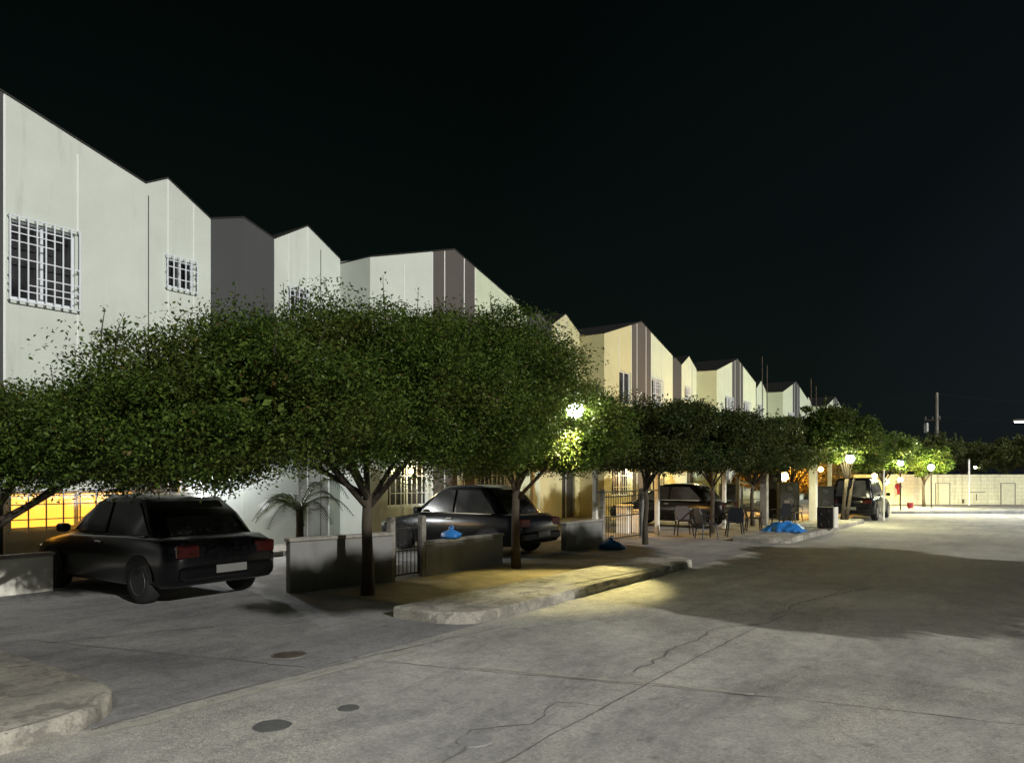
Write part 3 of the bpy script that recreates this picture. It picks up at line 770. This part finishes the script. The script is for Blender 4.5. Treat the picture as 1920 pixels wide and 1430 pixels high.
for x in (5.2, 8.9):
    mb = MB(); t = .016
    mb.box((x-.42,-.03,-.05),(x-.42+t*2,-.004,1.35)); mb.box((x+.42-t*2,-.03,-.05),(x+.42,-.004,1.35)); mb.box((x-.42+t*2,-.03,1.35-t*2),(x+.42-t*2,-.004,1.35))
    fo = mb.build('door_frame', M['lowwall'], wl)
    MB().box((x-.37,-.016,-.05),(x+.37,-.004,1.30)).build('door', M['door_cream'], fo)
mb = MB(); mb.box((6.6,-.012,.80),(7.6,-.004,.83)); mb.box((7.1,-.012,.35),(7.14,-.004,.72)); mb.box((6.3,-.012,.2),(6.42,-.004,.42)); mb.build('stain', M['rust'], wl)

up = thing('utility_pole', fr(60, 34.15), 'slim utility pole rising behind the acacias', 'utility pole')
mb = MB(); mb.tube([(0,0,0),(0,0,4),(0,0,8.4)], [.16,.13,.10], 10); mb.build('pole', M['col_grey'], up)
mb = MB(); mb.bbox((-.9,-.06,6.15),(.25,.06,6.28),.01); mb.build('crossarm', M['bark'], up)
mb = MB(); mb.lathe([(.16,5.2),(.18,5.3),(.18,5.9),(.14,6.0)], c=(-.75,0,0), seg=12); mb.build('transformer', M['steel'], up)
for x in (-.8, -.3, .2):
    mb = MB(); mb.lathe([(.03,6.28),(.06,6.34),(.03,6.40),(.055,6.46),(.02,6.52)], c=(x,0,0), seg=8); mb.build('insulator', M['steel'], up)
P0 = Vector(fr(60, 34.15))
for i, (z, zl, lb) in enumerate(((8.3, 7.4, 'highest cable sagging left and right of the utility pole'), (6.5, 6.0, 'middle cable at the utility pole crossarm'), (4.9, 4.4, 'lowest cable crossing behind the acacias'))):
    mb = MB(); pts = []
    A = Vector(fr(66, 12, zl)); B = P0 + Vector((0, 0, z)); C2 = Vector(fr(64, 62, zl+.4))
    for k in range(13): t = k/12; p = A.lerp(B, t); p.z -= 1.0*4*t*(1-t)*.5; pts.append(p)
    for k in range(1, 13): t = k/12; p = B.lerp(C2, t); p.z -= 1.0*4*t*(1-t)*.5; pts.append(p)
    mb.tube(pts, .012, 4); tag(mb.build('power_cable', M['iron']), lb, 'cable', 'overhead cables')
MBp = thing('thin_post', fr(41.0, 25.1), 'thin white post rising above the far wall', 'post')
mb = MB(); mb.tube([(0,0,0),(0,0,2.62)], .045, 8); mb.build('shaft', M['trim'], MBp); mb = MB(); mb.lathe([(.05,2.62),(.055,2.66),(.01,2.70)], seg=8); mb.build('cap', M['steel'], MBp)
MBp = thing('thin_post', (-4.95, 32.5, .0), 'thin pale post in front of the dark van', 'post')
mb = MB(); mb.tube([(0,0,0),(0,0,2.0)], .035, 8); mb.build('shaft', M['trim'], MBp); mb = MB(); mb.lathe([(.04,2.0),(.045,2.03),(.01,2.06)], seg=8); mb.build('cap', M['steel'], MBp)

# ------------------------------------------------------------------ columns, carport, yard walls
def rebar_column(x, y, h, wd, top, mat, label, z0=0.0, rods=True):
    root = thing('concrete_column', (x, y, z0), label, 'column', 'unfinished columns in the front yards')
    mb = MB(); mb.bbox((-wd,-wd,-.02),(wd,wd,h), .015); mb.build('shaft', mat, root)
    if rods:
        for (px, py, hh) in ((-wd*.55, -wd*.55, top), (wd*.55, wd*.55, top-.3)):
            mb = MB(); mb.tube([(px,py,h-.1),(px+.02,py,(h+hh)/2),(px+.01,py+.02,hh)], .014, 6); mb.build('rebar', M['rust'], root)
    return root
rebar_column(-7.95, 26.9, 2.75, .12, 6.0, M['col_grey'], 'grey concrete column with the taller pair of rebar rods', .004)
rebar_column(-7.25, 31.0, 2.6, .14, 5.6, M['col_white'], 'pale concrete column with the shorter pair of rebar rods', 0)
rebar_column(-6.85, 32.0, 2.65, .07, 0, M['col_white'], 'slender cream column right of the rebar columns', 0, False)
rebar_column(-8.6, 24.6, 2.4, .06, 0, M['col_white'], 'slender pale column left of the grey rebar column', 0, False)
cp = thing('carport', (-11.6, 18.6, 0), 'flat carport roof on thin posts behind the white crates', 'carport')
mb = MB(); mb.bbox((-2.35,-1.9,2.12),(2.5,2.2,2.28), .02); mb.build('roof_slab', M['col_white'], cp)
for x, y in ((2.35,-1.75),(2.35,2.05),(-2.1,-1.75),(-2.1,2.05)):
    mb = MB(); mb.bbox((x-.06,y-.06,0),(x+.06,y+.06,2.12),.01); mb.build('post', M['col_white'], cp)
mb = MB(); mb.tube([(2.4,-1.7,1.35),(2.4,2.0,1.35)], .02, 6); mb.build('rail', M['steel'], cp)

def yard_wall(p, q, h, label, mat, cap=True):
    p = Vector((*p, 0)); q = Vector((*q, 0)); L = (q-p).length
    root = thing('yard_wall', p, label, 'low wall', 'low front yard walls', math.atan2((q-p).y, (q-p).x))
    mb = MB(); mb.bbox((0,-.075,-.02),(L,.075,h), .012); mb.build('wall_face', mat, root)
    mb = MB(); mb.bbox((-.02,-.10,h+.001),(L+.02,.10,h+.055), .012); mb.build('coping', M['col_grey'], root)
yard_wall((-9.35, 7.35), (-8.95, 9.15), .78, 'grey low wall left of the big tree trunk', M['lowwall'])
yard_wall((-8.95, 9.95), (-8.95, 12.3), .56, 'low wall carrying the blue bag', M['lowwall'])
yard_wall((-9.2, 15.2), (-9.2, 17.0), .62, 'low wall between the black car and the carport', M['lowwall'])
yard_wall((-12.6, 2.0), (-12.6, 5.4), .55, 'cream low wall at the left edge', M['col_white'])

def yard_gate(p, q, h, label, nbar):
    p = Vector((*p, 0)); q = Vector((*q, 0)); L = (q-p).length
    root = thing('yard_gate', p, label, 'gate', 'barred iron gates of the front yards', math.atan2((q-p).y, (q-p).x))
    mb = MB(); mb.tube([(0,0,.06),(0,0,h)], .028, 6); mb.tube([(L,0,.06),(L,0,h)], .028, 6)
    for z in (.09, h*.55, h-.03): mb.box((.02,-.016,z-.016),(L-.02,.016,z+.016))
    mb.build('frame', M['iron'], root)
    mb = MB()
    for k in range(1, nbar): x = L*k/nbar; mb.tube([(x,0,.1),(x,0,h+.06)], .009, 5)
    mb.build('bars', M['iron'], root)
    for x in (-.09, L+.09):
        mb = MB(); mb.bbox((x-.055,-.06,-.01),(x+.055,.06,h+.18),.012); mb.build('gate_post', M['col_grey'], root)
yard_gate((-8.95, 9.25), (-8.95, 9.85), .9, 'small barred gate between the two low walls by the big trunk', 6)
yard_gate((-9.0, 27.3), (-9.0, 30.2), 1.55, 'barred gate right of the grey rebar column', 22)
yard_gate((-9.6, 32.4), (-9.6, 35.0), 1.45, 'barred gate in front of the orange bulbs', 20)
yard_gate((-9.3, 17.4), (-9.3, 19.6), 1.25, 'barred gate under the front of the carport roof', 16)

# ------------------------------------------------------------------ cars
def make_car(loc, rz, label, paint, H=1.48, L=4.25, W=1.72, van=False):
    root = thing('parked_car', loc, label, 'car', 'dark cars parked in front of the houses', rz)
    hl, w = L/2, W/2
    st = [(-hl, .80*w, .42, .72), (-hl+.06, .93*w, .30, .86), (-hl+.35, .99*w, .24, .93), (-.9, w, .22, .95), (0, w, .22, .93), (.75, w, .22, .92), (1.2, .99*w, .23, .86), (hl-.35, .95*w, .26, .76), (hl-.06, .86*w, .32, .66), (hl, .72*w, .40, .58)]
    mb = MB(); rings = []
    for x, ww, zb, zt in st:
        zm = zb + (zt-zb)*.55
        half = [(.90*ww, zb), (.985*ww, zb+.06), (ww, zm), (.97*ww, zt-.07), (.90*ww, zt-.012), (.5*ww, zt+.012)]
        rings.append([(x, y, z) for y, z in half] + [(x, -y, z) for y, z in reversed(half)])
    mb.loft(rings); mb.build('body', paint, root, smooth=True)
    # cabin
    b0, b1, r0, r1 = (-hl+.22, .98, -hl+.55, .28) if van else (-1.62, 1.02, -1.05, .22)
    mb = MB(); zr = H; cab = []
    for x, zz, ww in ((b0, .88, .86*w), (b0+(r0-b0)*.55, .9+(zr-.9)*.62, .80*w), (r0, zr-.05, .72*w), (r0+.25, zr, .70*w), ((r0+r1)/2, zr+.02, .71*w), (r1-.2, zr-.005, .70*w), (r1, zr-.06, .72*w), (r1+(b1-r1)*.5, .9+(zr-.9)*.5, .80*w), (b1, .86, .86*w)):
        base = .88*w
        cab.append([(x, base, .80), (x, base*.99, .90), (x, ww, max(.905, zz-.05)), (x, ww*.9, max(.91, zz)), (x, -ww*.9, max(.91, zz)), (x, -ww, max(.905, zz-.05)), (x, -base*.99, .90), (x, -base, .80)])
    mb.loft(cab); mb.build('cabin', paint, root, smooth=True)
    # side windows, windscreens
    for sg in (-1, 1):
        for xa, xb, ta, tb in (((b0+.22), -.28, r0+.12, -.28), (-.20, b1-.28, -.20, r1-.02)):
            y0, y1 = .885*w*sg, .735*w*sg
            mb = MB(); o = .012*sg
            mb.loft([[(xa, y0+o, .95), (xb, y0+o, .95), (tb, y1+o, zr-.10), (ta, y1+o, zr-.10)], [(xa, y0-o, .95), (xb, y0-o, .95), (tb, y1-o, zr-.10), (ta, y1-o, zr-.10)]])
            mb.build('side_window', M['glass'], root)
        mb = MB(); mb.bbox((.62,sg*(w+.01),.93),(.80,sg*(w+.16),1.06),.025); mb.build('mirror', paint, root)
        mb = MB(); mb.bbox((-.25,sg*(w-.01),.80),(-.08,sg*(w+.012),.83),.005); mb.build('door_handle', M['chrome'], root)
        mb = MB(); mb.box((b0+.3, sg*(w*.905)-.01, .925),(b1-.2, sg*(w*.905)+.01, .945)); mb.build('belt_trim', M['chrome'], root)
        mb = MB(); mb.bbox((-hl-.005,sg*.52*w,.66),(-hl+.10,sg*.90*w,.84),.02); mb.build('tail_light', M['tail'], root)
        mb = MB(); mb.bbox((hl-.16,sg*.50*w,.54),(hl-.02,sg*.86*w,.66),.02); mb.build('headlight', M['chrome'], root)
    mb = MB(); n0 = (b0, r0); mb.loft([[(b0+.02+k, -.66*w, .95), (b0+.02+k, .66*w, .95), (r0-.06+k, .56*w, zr-.09), (r0-.06+k, -.56*w, zr-.09)] for k in (-.035, .0)]); mb.build('rear_window', M['glass'], root)
    mb = MB(); mb.loft([[(b1-.05+k, -.68*w, .94), (b1-.05+k, .68*w, .94), (r1+.05+k, .58*w, zr-.09), (r1+.05+k, -.58*w, zr-.09)] for k in (.0, .035)]); mb.build('windscreen', M['glass'], root)
    mb = MB(); mb.bbox((-hl-.06,-.86*w,.36),(-hl+.08,.86*w,.55),.04); mb.build('rear_bumper', paint, root)
    mb = MB(); mb.box((-hl-.075,-.24,.60-.16),(-hl-.062,.24,.60-.05)); mb.build('number_plate', M['plate'], root)
    for sx in (-1.28, 1.3):
        for sg in (-1, 1):
            y = sg*(w-.10)
            mb = MB(); mb.lathe([(.20,-.10),(.29,-.105),(.31,-.07),(.315,0),(.31,.07),(.29,.105),(.20,.10)], c=(sx,y,.315), axis='y', seg=22); wh = mb.build('wheel', M['tyre'], root, smooth=True)
            mb = MB(); mb.lathe([(.19,-.104),(.205,-.07),(.205,.07),(.19,.104),(.175,.09),(.175,-.09)], c=(sx,y,.315), axis='y', seg=20); mb.lathe([(.05,-.095),(.05,.095)], c=(sx,y,.315), axis='y', seg=10)
            for q in range(5):
                t = q*2*math.pi/5; mb.tube([(sx+.04*math.cos(t), y, .315+.04*math.sin(t)), (sx+.185*math.cos(t), y, .315+.185*math.sin(t))], [.03, .02], 6)
            mb.build('rim', M['rim'], wh)
            mb = MB(); mb.poly([(sx+.375*math.cos(math.pi*q/16), sg*(w+.003), .315+.375*math.sin(math.pi*q/16)) for q in range(17)]); mb.build('wheel_arch', M['tyre'], root)
    return root
make_car((-11.5, 6.35, .004), math.pi, 'black car parked nose in under the low left tree', M['carpaint'], H=1.5)
make_car((-11.1, 13.9, .004), math.pi, 'black car parked between the low walls right of the big trunk', M['carblue'], H=1.55)
make_car((-10.6, 24.9, .004), math.pi, 'dark car parked behind the white crates and beyond the carport', M['carbrown'], H=1.48)
make_car((-6.0, 33.6, .004), math.pi/2, 'dark boxy van standing by the far kerb in front of the warm bulbs', M['carpaint'], H=1.66, van=True)

# ------------------------------------------------------------------ small things
cr = 'white plastic crates stacked by the carport'
for x, y, z, lb, hh in ((-10.45, 20.9, .004, 'taller white crate left of its neighbour by the carport', .88), (-10.15, 21.3, .004, 'shorter white crate right of the taller one by the carport', .72)):
    root = thing('crate', (x, y, z), lb, 'crate', cr)
    mb = MB(); mb.bbox((-.2,-.2,0),(.2,.2,hh-.06),.02)
    for k in range(4): mb.box((-.206,-.16,.1+k*.17),(.206,.16,.13+k*.17)); mb.box((-.16,-.206,.1+k*.17),(.16,.206,.13+k*.17))
    mb.build('shell', M['crate'], root); mb = MB(); mb.bbox((-.215,-.215,hh-.055),(.215,.215,hh),.015); mb.build('lid', M['crate'], root)
def bag(loc, sx, sy, sz, label, mat, cat, name, seed):
    mb = MB(); rings = []
    for i in range(8):
        t = [0,.12,.3,.5,.68,.82,.9,1.05][i]; rr = [.82,1.0,1.03,.9,.62,.3,.16,.30][i]
        rings.append([(sx*rr*math.cos(a)*(1+.45*mnoise.noise((math.cos(a)*2.6, math.sin(a)*2, t*3+seed))), sy*rr*math.sin(a)*(1+.45*mnoise.noise((math.cos(a)*2.6+5, math.sin(a)*2, t*3+seed))), sz*t) for a in [2*math.pi*k/16 for k in range(16)]])
    mb.loft(rings); root = thing(name, loc, label, cat); mb.build('sack', mat, root, smooth=True)
    mb = MB(); mb.tube([(-.05,0,sz*.95),(-.03,.01,sz*1.2),(.04,0,sz*1.22),(.06,0,sz*.95)], .012, 5); mb.build('handle', mat, root)
bag((-8.95, 10.75, .62), .19, .15, .19, 'blue bag lying on top of the low wall', M['blue'], 'bag', 'bag', 1)
bag((-8.45, 16.2, .004), .30, .22, .26, 'crumpled blue bag on the ground left of the white crates', M['blue'], 'bag', 'bag', 2)
bu = thing('bundle', (-6.1, 22.6, .14), 'crumpled blue tarpaulin lying on the pavement left of the small black loudspeaker', 'tarpaulin')
mb = MB(); nx, ny = 26, 18; top = []
for i in range(nx):
    for k in range(ny):
        u, v = i/(nx-1)*2-1, k/(ny-1)*2-1
        h = max(0, 1-(u*u+v*v)*.75)**.8*.24*(1+.5*mnoise.noise((u*2, v*2, 4))) + .05*abs(mnoise.noise((u*5, v*5, 2))) + .02
        top.append((u*.55*(1+.15*mnoise.noise((u, v*3, 9))), v*.38*(1+.2*mnoise.noise((u*3, v, 6))), h))
mb.v += top + [(x, y, .004) for x, y, z in top]; n0 = nx*ny
for i in range(nx-1):
    for k in range(ny-1):
        q = (i*ny+k, (i+1)*ny+k, (i+1)*ny+k+1, i*ny+k+1); mb.f.append(q); mb.f.append(tuple(n0+t for t in reversed(q)))
edge = [i*ny for i in range(nx)] + [(nx-1)*ny+k for k in range(1, ny)] + [i*ny+ny-1 for i in range(nx-2, -1, -1)] + [k for k in range(ny-2, 0, -1)]
for a, b in zip(edge, edge[1:]+edge[:1]): mb.f.append((a, b, n0+b, n0+a))
mb.build('sheet', M['blue'], bu)
def loudspeaker(loc, rz, wd, hh, label, side=False):
    sp = thing('loudspeaker', loc, label, 'loudspeaker', 'black loudspeaker cabinets in the yards', rz)
    a = wd/2; sx = a-.05 if side else a
    mb = MB(); mb.bbox((-a,-.25,.02),(sx,.25,hh),.015)
    for x in (-a+.06, sx-.06):
        for y in (-.2, .2): mb.lathe([(.03,-.0),(.03,.022)], c=(x,y,0), seg=8)
    mb.build('case', M['black_box'], sp)
    if side:
        mb = MB(); mb.bbox((sx+.003,-.25,.02),(a+.003,.25,hh),.01); mb.build('side_panel', M['col_white'], sp)
    n = 2 if hh < 1 else 3; cx = (sx-a)/2
    for k in range(n):
        r = min(wd*.34, hh/n*.40) * (1 if k < n-1 or n == 2 else .7); z = hh*(k+.5)/n
        mb = MB(); mb.lathe([(r*.3,-.258),(r*.85,-.252),(r*.95,-.27),(r,-.262),(r,-.252)], c=(cx,0,z), axis='y', seg=20); mb.build('cone', M['iron'], sp)
    mb = MB(); mb.bbox((-a-.012,-.07,hh*.7),(-a+.004,.07,hh*.7+.09),.005); mb.build('handle', M['tyre'], sp)
loudspeaker((-5.35, 24.7, .14), .0, .52, .66, 'small black loudspeaker with a pale side panel at the kerb', True)
loudspeaker((-10.0, 29.0, .004), .5, .62, 1.45, 'tall black loudspeaker standing left of the barred gate')
loudspeaker((-8.1, 30.55, .004), .5, .74, 1.5, 'widest tall black loudspeaker, left of the pale rebar column')
loudspeaker((-6.95, 31.5, .004), .45, .60, 1.35, 'tall black loudspeaker right of the pale rebar column')
loudspeaker((-9.0, 31.75, .004), .55, .55, 1.95, 'tallest black loudspeaker, right of the grey rebar column')
def plastic_chair(loc, rz, label, mat):
    root = thing('plastic_chair', loc, label, 'chair', 'plastic chairs in the yards', rz)
    mb = MB(); mb.bbox((-.22,-.22,.42),(.22,.22,.455),.012); mb.build('seat', mat, root)
    mb = MB()
    mb.loft([[(-.21,.20+.0,.46),(.21,.20,.46),(.21,.225,.46),(-.21,.225,.46)],[(-.22,.25,.70),(.22,.25,.70),(.22,.272,.70),(-.22,.272,.70)],[(-.16,.28,.86),(.16,.28,.86),(.16,.30,.86),(-.16,.30,.86)]]); mb.build('backrest', mat, root)
    for x in (-1, 1):
        for y in (-1, 1):
            mb = MB(); mb.tube([(x*.19,y*.19,.43),(x*.24,y*.24,0)], [.024,.018], 6); mb.build('leg', mat, root)
        mb = MB(); mb.tube([(x*.21,.23,.66),(x*.25,-.02,.66),(x*.25,-.20,.63),(x*.21,-.21,.44)], .018, 6); mb.build('armrest', mat, root)
M['chair_dark'] = simple('dark blue plastic', (.006,.008,.013), .4, 0, .1)
M['chair_brown'] = simple('brown plastic', (.025,.012,.006), .4, 0, .1)
for x, y, rz, lb, mt in ((-7.6,20.3,2.4,'dark plastic chair turned sideways, second from left in the chair row','chair_dark'), (-8.6,21.1,.6,'brown plastic chair nearest the white crates, leftmost in the chair row','chair_brown'), (-7.2,21.5,3.6,'dark plastic chair third from left, showing its solid back, left of the tarpaulin','chair_dark'),
                         (-7.4,23.9,2.0,'brown plastic chair just left of the grey rebar column, behind the dark chairs','chair_brown'), (-7.0,25.6,4.0,'dark plastic chair directly behind the blue tarpaulin','chair_dark'), (-7.3,28.3,1.2,'farthest brown plastic chair, in front of the widest loudspeaker','chair_brown')):
    plastic_chair((x, y, .004), rz, lb, M[mt])
rc = thing('hanging_cloth', fr(41.9, 21.65, .45), 'dark red cloth hanging against the far wall', 'cloth')
mb = MB(); rings = []
for i in range(9):
    t = i/8; z = .85 - .6*t; hw = .04+.12*math.sin(math.pi*min(1, t*1.1+.1))+.03*math.sin(t*9)
    rings.append([(RT.x*u*hw + FW.x*(-.05-.05*math.sin(u*7+t*3)), RT.y*u*hw + FW.y*(-.05-.05*math.sin(u*7+t*3)), z) for u in [-1+k/5 for k in range(11)]])
mb.loft(rings, cap=False, closed=False); o = mb.build('fabric', M['red'], rc, smooth=True)
sm = o.modifiers.new('thickness', 'SOLIDIFY'); sm.thickness = .03
mb = MB(); mb.tube([(0,0,.84),(FW.x*.2,FW.y*.2,1.0)], .012, 6); mb.build('hook', M['iron'], rc)
bk = thing('bucket', fr(37.5, 20.0, .13), 'small red bucket on the pavement before the far wall', 'bucket')
mb = MB(); mb.lathe([(.12,0),(.15,.26),(.16,.28),(.145,.28),(.11,.03)], seg=18); mb.build('pail', M['red'], bk)
mb = MB(); mb.tube([(-.15,0,.26),(-.1,0,.36),(0,0,.40),(.1,0,.36),(.15,0,.26)], .008, 5); mb.build('handle', M['steel'], bk)

# ------------------------------------------------------------------ render settings
vs = scene.view_settings
vs.view_transform = 'Standard'; vs.look = 'None'; vs.exposure = 0; vs.gamma = 1; vs.use_curve_mapping = False
scene.cycles.use_denoising = True
scene.cycles.max_bounces = 6
scene.cycles.sample_clamp_indirect = 4
